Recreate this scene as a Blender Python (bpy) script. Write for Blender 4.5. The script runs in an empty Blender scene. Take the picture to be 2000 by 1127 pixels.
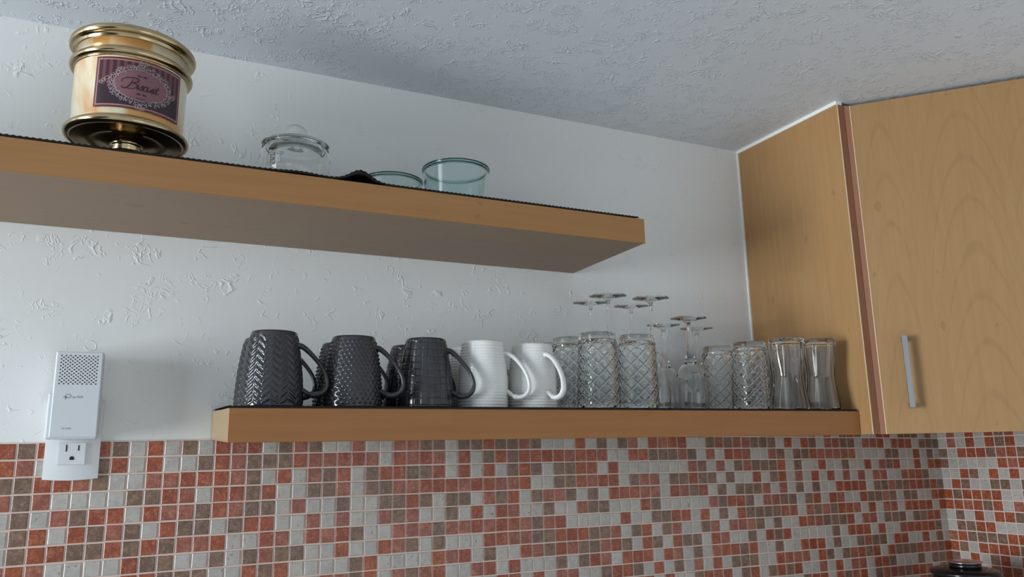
import bpy, bmesh, math, random
from mathutils import Matrix, Vector
from math import sin, cos, pi, radians, exp, sqrt, floor
random.seed(7)
SC = bpy.context.scene
COL = SC.collection
ZO = 1.42            # height of the top tile line above the floor; every z below is measured from that line
PT = 0.025           # tile pitch

# ------------------------------------------------------------------ camera
cam_data = bpy.data.cameras.new('camera')
cam = bpy.data.objects.new('camera', cam_data); COL.objects.link(cam)
Rm = [[0.9051361580075531, 0.4192580071680753, -0.07036518239001592],
      [-0.4247548824842937, 0.8850058151746846, -0.1906515064528627],
      [-0.017658575058027273, 0.20245352684615342, 0.9791326489268316]]
CAMP = (0.1934407944597129, -1.371964861083379, -0.020181940398201103)
M = Matrix.Identity(4)
for i in range(3):
    M[i][0] = Rm[i][0]; M[i][1] = Rm[i][2]; M[i][2] = -Rm[i][1]; M[i][3] = CAMP[i] + (ZO if i == 2 else 0)
cam.matrix_world = M
cam_data.sensor_fit = 'HORIZONTAL'; cam_data.sensor_width = 36.0; cam_data.lens = 27.1213
cam_data.clip_start = 0.02
SC.camera = cam

# ------------------------------------------------------------------ world and light
w = bpy.data.worlds.new('world'); SC.world = w; w.use_nodes = True
bg = w.node_tree.nodes['Background']
bg.inputs[0].default_value = (0.80, 0.90, 1.0, 1); bg.inputs[1].default_value = 0.015
def area(name, loc, aim, sx, sy, power, col):
    l = bpy.data.lights.new(name, 'AREA'); l.shape = 'RECTANGLE'; l.size = sx; l.size_y = sy
    l.energy = power; l.color = col
    o = bpy.data.objects.new(name, l); COL.objects.link(o)
    o.location = (loc[0], loc[1], loc[2] + ZO)
    d = Vector((aim[0] - loc[0], aim[1] - loc[1], aim[2] - loc[2]))
    o.rotation_euler = d.to_track_quat('-Z', 'Y').to_euler()
    return o
area('window_light', (-3.0, -0.80, -0.10), (1.0, -0.1, 0.1), 0.95, 1.25, 134.0, (0.86, 0.94, 1.0))
area('glass_door_light', (1.3, -3.5, -0.45), (0.8, 0.0, 0.15), 1.4, 1.9, 11.0, (0.90, 0.95, 1.0))
SC.view_settings.view_transform = 'Standard'; SC.view_settings.look = 'None'
SC.view_settings.gamma = 1.0; SC.view_settings.use_curve_mapping = False
SC.view_settings.exposure = 0.0
SC.cycles.max_bounces = 16; SC.cycles.transmission_bounces = 14; SC.cycles.glossy_bounces = 6
SC.cycles.transparent_max_bounces = 8

# ------------------------------------------------------------------ materials
def mat(name, col=(0.8, 0.8, 0.8), rough=0.5, metal=0.0, trans=0.0, ior=1.5, spec=0.5, coat=0.0):
    m = bpy.data.materials.new(name); m.use_nodes = True
    b = m.node_tree.nodes['Principled BSDF']
    b.inputs['Base Color'].default_value = (*col, 1); b.inputs['Roughness'].default_value = rough
    b.inputs['Metallic'].default_value = metal; b.inputs['Transmission Weight'].default_value = trans
    b.inputs['IOR'].default_value = ior; b.inputs['Specular IOR Level'].default_value = spec
    b.inputs['Coat Weight'].default_value = coat
    return m
class NT:
    def __init__(self, m): self.t = m.node_tree; self.b = self.t.nodes['Principled BSDF']
    def n(self, typ, **kw):
        nd = self.t.nodes.new(typ)
        for k, v in kw.items():
            if k.startswith('i_'):
                key = k[2:]; key = int(key) if key.isdigit() else key.replace('_', ' ')
                self.set(nd.inputs[key], v)
            else: setattr(nd, k, v)
        return nd
    def set(self, sock, v):
        if hasattr(v, 'is_output') or isinstance(v, bpy.types.NodeSocket): self.t.links.new(v, sock)
        else: sock.default_value = v
    def math(self, op, a, b=None, c=None):
        nd = self.t.nodes.new('ShaderNodeMath'); nd.operation = op
        for i, v in enumerate((a, b, c)):
            if v is not None: self.set(nd.inputs[i], v)
        return nd.outputs[0]
    def mix(self, f, a, b, mode='MIX'):
        nd = self.t.nodes.new('ShaderNodeMix'); nd.data_type = 'RGBA'; nd.blend_type = mode
        self.set(nd.inputs['Factor'], f)
        for k, v in (('A', a), ('B', b)):
            s = [x for x in nd.inputs if x.name == k and x.type == 'RGBA'][0]
            if isinstance(v, tuple): v = (*v, 1)
            self.set(s, v)
        return [x for x in nd.outputs if x.type == 'RGBA'][0]
    def ramp(self, f, stops):
        nd = self.t.nodes.new('ShaderNodeValToRGB'); cr = nd.color_ramp
        while len(cr.elements) < len(stops): cr.elements.new(0.5)
        for e, (p, c) in zip(cr.elements, stops):
            e.position = p; e.color = (*c, 1) if isinstance(c, tuple) else (c, c, c, 1)
        self.set(nd.inputs[0], f); return nd.outputs[0]
    def noise(self, vec, scale, detail=2.0, rough=0.5, dist=0.0):
        nd = self.n('ShaderNodeTexNoise'); self.set(nd.inputs['Vector'], vec)
        nd.inputs['Scale'].default_value = scale; nd.inputs['Detail'].default_value = detail
        nd.inputs['Roughness'].default_value = rough; nd.inputs['Distortion'].default_value = dist
        return nd.outputs['Fac']
    def obj(self): return self.n('ShaderNodeTexCoord').outputs['Object']
    def pos(self): return self.n('ShaderNodeNewGeometry').outputs['Position']
    def scale(self, vec, s, off=(0, 0, 0)):
        nd = self.n('ShaderNodeMapping'); self.set(nd.inputs['Vector'], vec)
        nd.inputs['Scale'].default_value = s; nd.inputs['Location'].default_value = off
        return nd.outputs[0]
    def bump(self, h, strength, dist):
        nd = self.n('ShaderNodeBump'); nd.inputs['Strength'].default_value = strength
        nd.inputs['Distance'].default_value = dist; self.set(nd.inputs['Height'], h)
        self.t.links.new(nd.outputs[0], self.b.inputs['Normal'])
    def color(self, s): self.set(self.b.inputs['Base Color'], s)

def plaster(name, col, dense):
    m = mat(name, col, 0.42 if dense else 0.6, spec=0.5 if dense else 0.3); t = NT(m); p = t.pos()
    def squiggle(scale, width, dist, off):
        v = t.scale(p, (1, 1, 1), off)
        a = t.noise(v, scale, 1.5, 0.5, dist)
        d = t.math('ABSOLUTE', t.math('SUBTRACT', a, 0.5))
        return t.math('SUBTRACT', 1.0, t.math('SMOOTH_MIN', t.math('DIVIDE', d, width), 1.0, 0.3))
    def mask(scale, lo, hi, off):
        v = t.scale(p, (1, 1, 1), off); a = t.noise(v, scale, 2.0, 0.55)
        nd = t.n('ShaderNodeMapRange'); t.set(nd.inputs[0], a)
        nd.inputs[1].default_value = lo; nd.inputs[2].default_value = hi
        return nd.outputs[0]
    if dense:
        s1 = t.math('MULTIPLY', squiggle(30, 0.045, 1.6, (0, 0, 0)), mask(24, 0.52, 0.60, (3, 1, 2)))
        s2 = t.math('MULTIPLY', squiggle(62, 0.07, 2.0, (5, 2, 1)), mask(26, 0.52, 0.60, (9, 4, 2)))
        s3 = mask(75, 0.66, 0.74, (1, 7, 3))
        base = t.noise(p, 14, 3)
        h = t.math('ADD', t.math('ADD', s1, t.math('MULTIPLY', s2, 0.7)), t.math('ADD', t.math('MULTIPLY', s3, 0.5), t.math('MULTIPLY', base, 0.25)))
        t.bump(h, 0.62, 0.0022)
    else:
        s1 = t.math('MULTIPLY', squiggle(22, 0.030, 1.4, (0, 0, 0)), mask(20, 0.57, 0.64, (3, 1, 2)))
        s2 = t.math('MULTIPLY', squiggle(42, 0.05, 1.8, (5, 2, 1)), mask(14, 0.58, 0.66, (9, 4, 2)))
        s3 = t.math('MULTIPLY', mask(70, 0.62, 0.72, (1, 7, 3)), mask(9, 0.46, 0.56, (2, 2, 8)))
        base = t.noise(t.scale(p, (1, 1, 0.35)), 16, 3)
        h = t.math('ADD', t.math('ADD', s1, t.math('MULTIPLY', s2, 0.6)), t.math('ADD', t.math('MULTIPLY', s3, 0.5), t.math('MULTIPLY', base, 0.22)))
        t.bump(h, 0.42, 0.0020)
    return m
M_WALL = plaster('white_plaster', (0.80, 0.81, 0.80), False)
M_CEIL = plaster('textured_ceiling_paint', (0.70, 0.735, 0.775), True)

def wood(name, c1, c2, axis, cathedral=None, rough=0.42, fine=1.0, spec=0.4):
    m = mat(name, c1, rough, spec=spec); t = NT(m); p = t.obj()
    s = [34.0, 34.0, 34.0]; s[axis] = 1.6
    g = t.noise(t.scale(p, tuple(s)), 3.2, 5.0, 0.6, 0.15)
    f = t.ramp(g, [(0.28, 0.0), (0.72, 1.0)])
    big = t.noise(p, 5.0, 2.0)
    f = t.math('ADD', t.math('MULTIPLY', f, 0.55), t.math('MULTIPLY', big, 0.5))
    col = t.mix(f, c1, c2)
    s2 = [260.0, 260.0, 260.0]; s2[axis] = 9.0
    pores = t.ramp(t.noise(t.scale(p, tuple(s2)), 1.0, 2.0), [(0.60, 0.0), (0.72, 1.0)])
    dk = tuple(c * 0.68 for c in c1)
    col = t.mix(t.math('MULTIPLY', pores, 0.22 * fine), col, dk)
    if cathedral:
        sx = t.n('ShaderNodeSeparateXYZ'); t.set(sx.inputs[0], p)
        X, Z = sx.outputs[0], sx.outputs[2]
        wob = t.math('MULTIPLY', t.noise(p, 4.0, 2.0), 0.10)
        lines = None
        for (xc, k, freq, wid) in cathedral:
            dx = t.math('SUBTRACT', X, xc)
            lev = t.math('ADD', t.math('ADD', Z, wob), t.math('MULTIPLY', t.math('MULTIPLY', dx, dx), k))
            sw = t.math('SINE', t.math('MULTIPLY', lev, freq))
            ln = t.ramp(t.math('ADD', t.math('MULTIPLY', sw, 0.5), 0.5), [(0.88, 0.0), (1.0, 1.0)])
            fade = t.math('SUBTRACT', 1.0, t.math('SMOOTH_MIN', t.math('DIVIDE', t.math('ABSOLUTE', dx), wid), 1.0, 0.2))
            v = t.math('MULTIPLY', ln, fade)
            lines = v if lines is None else t.math('MAXIMUM', lines, v)
        br = t.ramp(t.noise(t.scale(p, (60, 60, 4)), 1.0, 2.0), [(0.3, 0.35), (0.7, 1.0)])
        lines = t.math('MULTIPLY', lines, br)
        col = t.mix(t.math('MULTIPLY', lines, 0.40), col, tuple(c * 0.58 for c in c1))
    kn = t.ramp(t.noise(t.scale(p, (1, 1, 0.6) if axis == 2 else (0.6, 1, 1)), 46.0, 0.0), [(0.80, 0.0), (0.82, 1.0)])
    col = t.mix(t.math('MULTIPLY', kn, 0.35), col, tuple(c * 0.5 for c in c1))
    t.color(col)
    return m
C1, C2 = (0.37, 0.168, 0.060), (0.30, 0.125, 0.042)
M_SHELF = wood('beech_veneer_lengthwise', C1, C2, 0, spec=0.25)
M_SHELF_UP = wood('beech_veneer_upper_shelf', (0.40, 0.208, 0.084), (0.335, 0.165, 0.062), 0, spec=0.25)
M_END = wood('beech_veneer_end', (0.35, 0.255, 0.140), (0.30, 0.21, 0.105), 1)
M_PANEL = wood('beech_veneer_upright', (0.445, 0.255, 0.108), (0.355, 0.190, 0.072), 2, fine=1.4)
M_DOOR = wood('beech_veneer_door', (0.42, 0.250, 0.112), (0.355, 0.198, 0.080), 2,
              cathedral=[(0.19, 40.0, 66.0, 0.15), (0.050, 95.0, 58.0, 0.07), (0.31, 60.0, 60.0, 0.08)])
M_EDGE = wood('reddish_raw_board_edge', (0.33, 0.135, 0.075), (0.25, 0.095, 0.05), 2, rough=0.6)
M_DEDGE = wood('pale_red_board_edge', (0.45, 0.22, 0.13), (0.36, 0.16, 0.09), 2, rough=0.6)
M_LIP = mat('pale_veneer_lip', (0.72, 0.55, 0.34), 0.5)
M_UNDER = wood('grey_brown_underside', (0.32, 0.222, 0.145), (0.275, 0.185, 0.125), 0, rough=0.5, fine=0.5)
M_CAULK = mat('white_caulk', (0.86, 0.85, 0.80), 0.5)

def tile_mat(name, a, b, blotch, amt, spots=None, dark=0.6):
    m = mat(name, a, 0.33, spec=0.5); t = NT(m); p = t.pos()
    oi = t.n('ShaderNodeObjectInfo').outputs['Random']
    isl = t.n('ShaderNodeNewGeometry').outputs['Random Per Island']
    r = t.math('FRACT', t.math('ADD', t.math('MULTIPLY', oi, 7.31), isl))
    col = t.mix(r, a, b)
    v = t.math('MULTIPLY_ADD', r, 0.5, 0.75)
    n1 = t.noise(p, 170, 4.0, 0.65, 1.2)
    col = t.mix(t.math('MULTIPLY', t.ramp(n1, [(0.47, 0.0), (0.64, 1.0)]), amt), col, blotch)
    n2 = t.noise(t.scale(p, (1, 1, 1), (4, 4, 4)), 105, 3.0, 0.6)
    col = t.mix(t.math('MULTIPLY', t.ramp(n2, [(0.38, 1.0), (0.56, 0.0)]), dark), col, tuple(c * 0.5 for c in a))
    if spots:
        n3 = t.noise(t.scale(p, (1, 1, 1), (9, 2, 4)), 210, 2.0, 0.5)
        col = t.mix(t.ramp(n3, [(0.67, 0.0), (0.74, 0.8)]), col, spots)
    t.color(col)
    t.bump(t.noise(p, 130, 3.0), 0.18, 0.0008)
    return m
M_TILE = {
    'W': tile_mat('cream_stone_tile', (0.50, 0.472, 0.43), (0.42, 0.395, 0.365), (0.55, 0.52, 0.475), 0.6, (0.16, 0.125, 0.10), 0.25),
    'R': tile_mat('terracotta_tile', (0.37, 0.082, 0.030), (0.27, 0.052, 0.024), (0.52, 0.23, 0.14), 0.62),
    'P': tile_mat('pinkish_clay_tile', (0.38, 0.120, 0.074), (0.29, 0.082, 0.052), (0.50, 0.25, 0.18), 0.65),
    'B': tile_mat('taupe_tile', (0.235, 0.135, 0.085), (0.170, 0.100, 0.074), (0.38, 0.26, 0.19), 0.62),
}
M_GROUT = mat('pinkish_grout', (0.71, 0.56, 0.49), 0.8, spec=0.2)
def ceramic(name, c, rough):
    m = mat(name, c, rough, spec=0.5, coat=0.0); return m
M_GREY = ceramic('charcoal_glaze', (0.034, 0.034, 0.038), 0.15)
M_WHITE = ceramic('white_glaze', (0.74, 0.735, 0.715), 0.16)
M_GLASS = mat('clear_glass', (0.985, 0.995, 0.99), 0.0, trans=1.0, ior=1.48)
M_PRESSED = mat('pressed_glass', (0.975, 0.99, 0.985), 0.02, trans=1.0, ior=1.50)
M_TEAL = mat('teal_tinted_glass', (0.80, 0.945, 0.925), 0.0, trans=1.0, ior=1.47)
M_TEALRIM = mat('dark_teal_glass', (0.50, 0.80, 0.79), 0.0, trans=1.0, ior=1.47)
M_LINER = mat('black_knit_liner', (0.012, 0.010, 0.010), 0.75, spec=0.25)
M_PLASTIC = mat('white_plastic', (0.66, 0.70, 0.73), 0.32)
M_PLATE = mat('white_cover_plate', (0.72, 0.74, 0.76), 0.28)
M_PRINT = mat('grey_print', (0.33, 0.36, 0.38), 0.5)
M_BLACK = mat('black_slot', (0.01, 0.01, 0.01), 0.6)
M_HOLE = mat('dark_hole', (0.018, 0.02, 0.022), 0.8)
M_STEEL = mat('brushed_nickel', (0.46, 0.46, 0.46), 0.34, metal=1.0)
M_GOLD = mat('aged_gold', (0.62, 0.44, 0.20), 0.17, metal=1.0)
M_GOLDD = mat('gold_dark_reflection', (0.30, 0.185, 0.075), 0.16, metal=1.0)  # jar gold, darkened in colour for the dark shelf it reflects
M_BLK = mat('gloss_black_enamel', (0.008, 0.008, 0.009), 0.18)
M_PINKCAP = mat('pinkish_metal_disc', (0.62, 0.44, 0.46), 0.22, metal=0.85)
M_FLOOR = mat('pale_floor', (0.62, 0.61, 0.60), 0.6)
M_COUNTER = mat('pale_counter', (0.50, 0.45, 0.40), 0.35)
def gold_finish(m, c1, c2):
    t = NT(m); n = t.noise(t.obj(), 22, 3)
    t.color(t.mix(t.ramp(n, [(0.35, 0.0), (0.65, 1.0)]), c1, c2))
gold_finish(M_GOLD, (0.60, 0.47, 0.27), (0.44, 0.33, 0.19))
# lustre cream body of the jar: cream with amber patches
M_CREAM = mat('cream_lustre', (0.75, 0.68, 0.47), 0.16, spec=0.6, coat=0.4)
t = NT(M_CREAM); p = t.obj()
n = t.noise(t.scale(p, (1, 1, 0.55)), 17.0, 2.5, 0.55, 0.4)
t.color(t.mix(t.ramp(n, [(0.44, 0.0), (0.58, 1.0)]), (0.74, 0.66, 0.46), (0.66, 0.33, 0.10)))
# printed label: maroon field, striped upper half, pink border line, mauve oval
M_LABEL = mat('printed_label', (0.05, 0.01, 0.02), 0.22, coat=0.3)
t = NT(M_LABEL); uv = t.n('ShaderNodeUVMap').outputs[0]
sx = t.n('ShaderNodeSeparateXYZ'); t.set(sx.inputs[0], uv); U, V = sx.outputs[0], sx.outputs[1]
st = t.math('GREATER_THAN', t.math('SINE', t.math('MULTIPLY', U, 2 * pi * 13.5)), 0.1)
up = t.math('GREATER_THAN', V, 0.44)
base = t.mix(t.math('MULTIPLY', st, up), (0.050, 0.012, 0.018), (0.155, 0.048, 0.058))
base = t.mix(up, (0.030, 0.010, 0.018), base)
eu = t.math('DIVIDE', t.math('SUBTRACT', U, 0.50), 0.300); ev = t.math('DIVIDE', t.math('SUBTRACT', V, 0.49), 0.285)
rr = t.math('ADD', t.math('MULTIPLY', eu, eu), t.math('MULTIPLY', ev, ev))
base = t.mix(t.math('LESS_THAN', rr, 1.0), base, (0.235, 0.095, 0.115))
du = t.math('MINIMUM', U, t.math('SUBTRACT', 1.0, U)); dv = t.math('MINIMUM', V, t.math('SUBTRACT', 1.0, V))
dmin = t.math('MINIMUM', t.math('MULTIPLY', du, 1.95), dv)
bl = t.math('MULTIPLY', t.math('GREATER_THAN', dmin, 0.032), t.math('LESS_THAN', dmin, 0.060))
base = t.mix(bl, base, (0.44, 0.19, 0.19))
base = t.mix(t.math('LESS_THAN', dmin, 0.032), base, (0.075, 0.012, 0.022))
t.color(base)
M_SILVER = mat('silver_print', (0.38, 0.30, 0.31), 0.35)
M_INK = mat('dark_plum_print', (0.045, 0.012, 0.018), 0.4)

# ------------------------------------------------------------------ helpers
def mesh_obj(name, verts, faces, m, parent=None, smooth=False, loc=None, mats=None, fmat=None):
    me = bpy.data.meshes.new(name); me.from_pydata([tuple(v) for v in verts], [], faces)
    for x in (mats or [m]): me.materials.append(x)
    if fmat: me.polygons.foreach_set('material_index', fmat)
    if smooth: me.polygons.foreach_set('use_smooth', [True] * len(me.polygons))
    me.update()
    return link(name, me, parent, loc)
def link(name, me, parent=None, loc=None):
    o = bpy.data.objects.new(name, me); COL.objects.link(o)
    if parent: o.parent = parent
    if loc: o.location = loc
    return o
def thing(name, label, cat, loc=(0, 0, 0), group=None, tilt=False):
    o = bpy.data.objects.new(name, None); COL.objects.link(o); o.empty_display_size = 0.02
    o.location = (loc[0], loc[1], loc[2] + ZO); tag(o, label, cat, group)
    if tilt: o.rotation_euler = (TILT, 0, 0)
    return o
def tag(o, label, cat, group=None):
    o['label'] = label; o['category'] = cat
    if group: o['group'] = group
    return o
def struct(o): o['kind'] = 'structure'; return o
def box_bm(bm, x0, x1, y0, y1, z0, z1, bev=0.0, seg=2):
    r = bmesh.ops.create_cube(bm, size=1.0)
    for v in r['verts']:
        v.co = ((x0 + x1) / 2 + v.co.x * (x1 - x0), (y0 + y1) / 2 + v.co.y * (y1 - y0), (z0 + z1) / 2 + v.co.z * (z1 - z0))
    if bev:
        es = set(e for v in r['verts'] for e in v.link_edges)
        bmesh.ops.bevel(bm, geom=list(es), offset=bev, segments=seg, affect='EDGES', profile=0.5)
def bm_obj(name, bm, m, parent=None, smooth=False, loc=None):
    me = bpy.data.meshes.new(name); bm.to_mesh(me); bm.free(); me.materials.append(m)
    if smooth: me.polygons.foreach_set('use_smooth', [True] * len(me.polygons))
    return link(name, me, parent, loc)
def box(name, x0, x1, y0, y1, z0, z1, m, parent=None, bev=0.0, loc=None, seg=2):
    bm = bmesh.new(); box_bm(bm, x0, x1, y0, y1, z0, z1, bev, seg)
    return bm_obj(name, bm, m, parent, loc=loc)
def surf(prof, n, disp=None, closed=True):
    """closed surface of revolution: prof = list of (r, z) from axis to axis (or a loop); disp(i, theta, r, z) -> dr"""
    V, F = [], []
    rows = []
    for i, (r, z) in enumerate(prof):
        if r < 1e-6:
            rows.append([len(V)]); V.append((0, 0, z)); continue
        row = []
        for k in range(n):
            th = 2 * pi * k / n
            rr = r + (disp(i, th, r, z) if disp else 0.0)
            row.append(len(V)); V.append((rr * cos(th), rr * sin(th), z))
        rows.append(row)
    pairs = list(zip(rows[:-1], rows[1:]))
    if closed and len(rows[0]) > 1: pairs.append((rows[-1], rows[0]))
    for a, b in pairs:
        for k in range(n):
            k2 = (k + 1) % n
            if len(a) == 1 and len(b) == 1: continue
            if len(a) == 1: F.append((a[0], b[k2], b[k]))
            elif len(b) == 1: F.append((a[k], a[k2], b[0]))
            else: F.append((a[k], a[k2], b[k2], b[k]))
    return V, F
def fix_normals(me):
    bm = bmesh.new(); bm.from_mesh(me); bmesh.ops.recalc_face_normals(bm, faces=bm.faces[:]); bm.to_mesh(me); bm.free()
def lathe(name, prof, n, m, parent=None, disp=None, loc=None, smooth=True, closed=True):
    V, F = surf(prof, n, disp, closed)
    o = mesh_obj(name, V, F, m, parent, smooth, loc); fix_normals(o.data)
    return o
def arc(cx, cz, r, a0, a1, n):
    return [(cx + r * cos(radians(a0 + (a1 - a0) * i / n)), cz + r * sin(radians(a0 + (a1 - a0) * i / n))) for i in range(n + 1)]
def spline(pts, per):
    P = [Vector(p) for p in pts]; out = []
    Q = [P[0] * 2 - P[1]] + P + [P[-1] * 2 - P[-2]]
    for i in range(1, len(Q) - 2):
        for k in range(per):
            s = k / per; a, b, c, d = Q[i - 1], Q[i], Q[i + 1], Q[i + 2]
            out.append(0.5 * ((2 * b) + (c - a) * s + (2 * a - 5 * b + 4 * c - d) * s * s + (3 * b - a - 3 * c + d) * s ** 3))
    out.append(P[-1]); return out
def sweep(path, side, ra, rb, n=12, taper=None, cap=True):
    """tube along path; section half widths: ra along the fixed 'side' vector, rb across"""
    V, F = [], []; L = len(path)
    side = Vector(side).normalized()
    for i, p in enumerate(path):
        tg = (path[min(i + 1, L - 1)] - path[max(i - 1, 0)]).normalized()
        nr = tg.cross(side).normalized()
        k = taper(i / (L - 1)) if taper else 1.0
        for j in range(n):
            a = 2 * pi * j / n
            V.append(p + side * (ra * k * cos(a)) + nr * (rb * k * sin(a)))
    for i in range(L - 1):
        for j in range(n):
            j2 = (j + 1) % n
            F.append((i * n + j, i * n + j2, (i + 1) * n + j2, (i + 1) * n + j))
    if cap:
        F.append(tuple(range(n - 1, -1, -1))); F.append(tuple((L - 1) * n + j for j in range(n)))
    return V, F

# ------------------------------------------------------------------ room shell
XC, ZC = 2.0518, 0.6793
wall_back = struct(box('wall_back', -1.6, XC + 0.1, 0.0, 0.1, 0.0, ZO + ZC, M_WALL))
wall_right = struct(box('wall_right', XC, XC + 0.1, -3.4, 0.0, 0.0, ZO + ZC, M_WALL))
ceiling = struct(box('ceiling', -1.9, XC + 0.1, -3.4, 0.1, ZO + ZC, ZO + ZC + 0.1, M_CEIL))
floor_o = struct(box('floor', -1.9, XC + 0.1, -3.4, 0.1, -0.1, 0.0, M_FLOOR))
wall_rear_unseen = struct(box('wall_rear_unseen', -1.9, 0.45, -3.5, -3.4, 0.0, ZO + ZC, M_WALL))  # out of view; added to narrow the light opening and bounce light

# mosaic: one letter per tile, read column by column in the photograph
ROWS = {
 1: 'RBRWWRBWRW' 'BWRPRWBPBW' 'WPWWPPBBWB' 'BRBBPBWWWR' 'WBWBPWRPRR' 'WWBPBPPBBB' 'WRWRBWPPBB' 'WPPRWPRRWBBB',
 2: 'RPWWWBRWRW' 'WBRPBBBRPP' 'RRPWRPRPWR' 'WBRBRRRRPR' 'RPWWRRBBBP' 'BWPWRRPWWP' 'BWBBRPPPPP' 'WWWWBBWWRWBW',
 3: 'BBRRPBWWPP' 'RRRPBWRWPB' 'RWBRRBBRWR' 'WRWBRBWBBR' 'RWRWWWWWWW' 'PBWPWBPBBB' 'RWBWWRWWBW' 'WRWPBRWWRWRR',
 4: 'PBPWWWWBBR' 'PWRRBRWWBB' 'PWBBPPRRRP' 'RRPPRWWBBR' 'PRRWBPPWBB' 'RBBWBWWRWB' 'RWPWRWPWPW' 'PWPPWWPRRBWW',
 5: 'WBWPBRRWRP' 'PBRPBBWPWW' 'BWWBBRBWBB' 'WPBRWBPPBW' 'BWRRRPPWRP' 'BRWBWBBBPW' 'PWBWBWWRRR' 'RWBBPBBRRBRB',
 6: 'WBRWRBPBWR' 'BBWBRRWWPW' 'PWWPBPWWBW' 'RWRPWWBWWP' 'BBWWWRBWWW' 'WWPBRRBWPP' 'BBWBRWRPWW' 'RBBPBWBBWWRR',
 7: 'WBRRBBRBRB' 'PPRWWRPWRP' 'RBWWPPPBPP' 'RPRRPBPRWW' 'WWWRWWBBRR' 'WRWBWRBBBB' 'PPWPBPBRRP' 'WRWPPWRRRRWR',
 8: 'PRPWWWWRBB' 'WWBWBPBBWW' 'RWWRPBWBWW' 'WRRPPBBRRR' 'BBPWBRWBPW' 'WBPWPPPBWB' 'WWRPPBBBRW' 'PPWBBBWBBRRW',
 9: 'BRBRWPWRRB' 'BBWWRBRWWW' 'WBRWWWWRPR' 'WBWWRPBRPB' 'BPRBWRBWRB' 'BWRPWWBWRB' 'RWWWWWBWRR' 'RWRWWPRRRRBW',
 10: 'RWBPRBWRBP' 'WRBRPWBRWP' 'PBRWPBPRWW' 'PRWRWWWBWB' 'RPWRRRWRPW' 'BWPRRBRWWB' 'WWRRRWBWWB' 'PBBWRRWWRWBW',
 11: 'WRBPWBRWPB' 'RBWPRWBRPB' 'WRPBWRBWRP' 'BWRRWRWPPW' 'WBRRBWRWBW' 'PWRWBBBWWR' 'PPPWRBWBPR' 'BRWRBBBRPPBR',
}
RIGHT = ['WPWRWRBRW', 'WPWRWRBRW', 'BWRRRBPRB', 'BWWWWWRPR', 'WWRBWRWRW', 'WRBWWBBWB', 'RBRRRRWWB', 'RRPRBRWPR',
         'WBWRWRRBW', 'WBBRRWWWR', 'PRBBBBRRP', 'RBWRRRRBW', 'BWRWBRWRB']
rnd = random.Random(3)
def tcode(c, r):
    if r in ROWS and 0 <= c < len(ROWS[r]): return ROWS[r][c]
    return rnd.choice('WWWRRPPBB')
def sag(c):
    ww = (c - 41.0) / 41.0
    return PT * (-0.4011 * ww - 0.3291 * ww * ww + 0.0909 * ww ** 3) if c > 0 else 0.0
G = 0.0028
def tile_faces(hw, t=0.0016, bev=0.0009):
    a, b = hw, hw - bev
    V = [(-a, 0, -a), (a, 0, -a), (a, 0, a), (-a, 0, a), (-a, -t + 0.0007, -a), (a, -t + 0.0007, -a), (a, -t + 0.0007, a), (-a, -t + 0.0007, a),
         (-b, -t, -b), (b, -t, -b), (b, -t, b), (-b, -t, b)]
    F = [(8, 9, 10, 11)]
    for i in range(4):
        j = (i + 1) % 4
        F.append((i, j, j + 4, i + 4)); F.append((i + 4, j + 4, j + 8, i + 8))
    return V, F
TV, TF = tile_faces((PT - G) / 2)
TME = {}
for k in 'WRPB':
    me = bpy.data.meshes.new('tile'); me.from_pydata(TV, [], TF); me.materials.append(M_TILE[k]); TME[k] = me
GY = -0.0019    # grout face
def backsplash(parent, cells, place, limit, gverts):
    """cells sorted by how large they show; the first 'limit' are tiles of their own, the rest one joined part"""
    V, F, FM = [], [], []
    for i, (c, r, code) in enumerate(cells):
        x, y, z, rz, tx = place(c, r)
        if i < limit:
            o = link('tile', TME[code], parent, (x, y, z)); o.rotation_euler = (tx, random.uniform(-.006, .006), rz)
        else:
            b = len(V); cs, sn = cos(rz), sin(rz); rot = random.uniform(-.006, .006)
            for vx, vy, vz in TV:
                vx, vz = vx * cos(rot) - vz * sin(rot), vx * sin(rot) + vz * cos(rot)
                vy += vz * -tx
                V.append((x + vx * cs - vy * sn, y + vx * sn + vy * cs, z + vz))
            for f in TF: F.append(tuple(q + b for q in f)); FM.append('WRPB'.index(code))
    if V:
        o = mesh_obj('small_tiles', V, F, None, parent, mats=[M_TILE[k] for k in 'WRPB'], fmat=FM); o['kind'] = 'stuff'
def dist2(x, y, z): return (x - CAMP[0]) ** 2 + (y - CAMP[1]) ** 2 + (z - CAMP[2]) ** 2
cells = []
for c in range(-14, 82):
    for r in range(0 if c >= 54 else 1, 21):
        cells.append((c, r, tcode(c, r)))
def px_area(c, r):
    x, z = (c + .5) * PT, -(r - .5) * PT
    u = [x - CAMP[0], -CAMP[1], z - CAMP[2]]
    q = [sum(Rm[i][j] * u[i] for i in range(3)) for j in range(3)]
    if q[1] <= 0: return 0
    px, py = 1000 + 1506.74 * q[0] / q[1], 563.5 - 1506.74 * q[2] / q[1]
    if not (-5 < px < 2010 and py < 1132): return 0
    return 1.0 / q[1] ** 3
cells.sort(key=lambda t: -px_area(t[0], t[1]))
def place_back(c, r):
    return ((c + .5) * PT + random.uniform(-.0003, .0003), GY + 0.0002, ZO - (r - .5) * PT + sag(c + .5) + random.uniform(-.0003, .0003), 0.0, random.uniform(-.012, .012))
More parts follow.
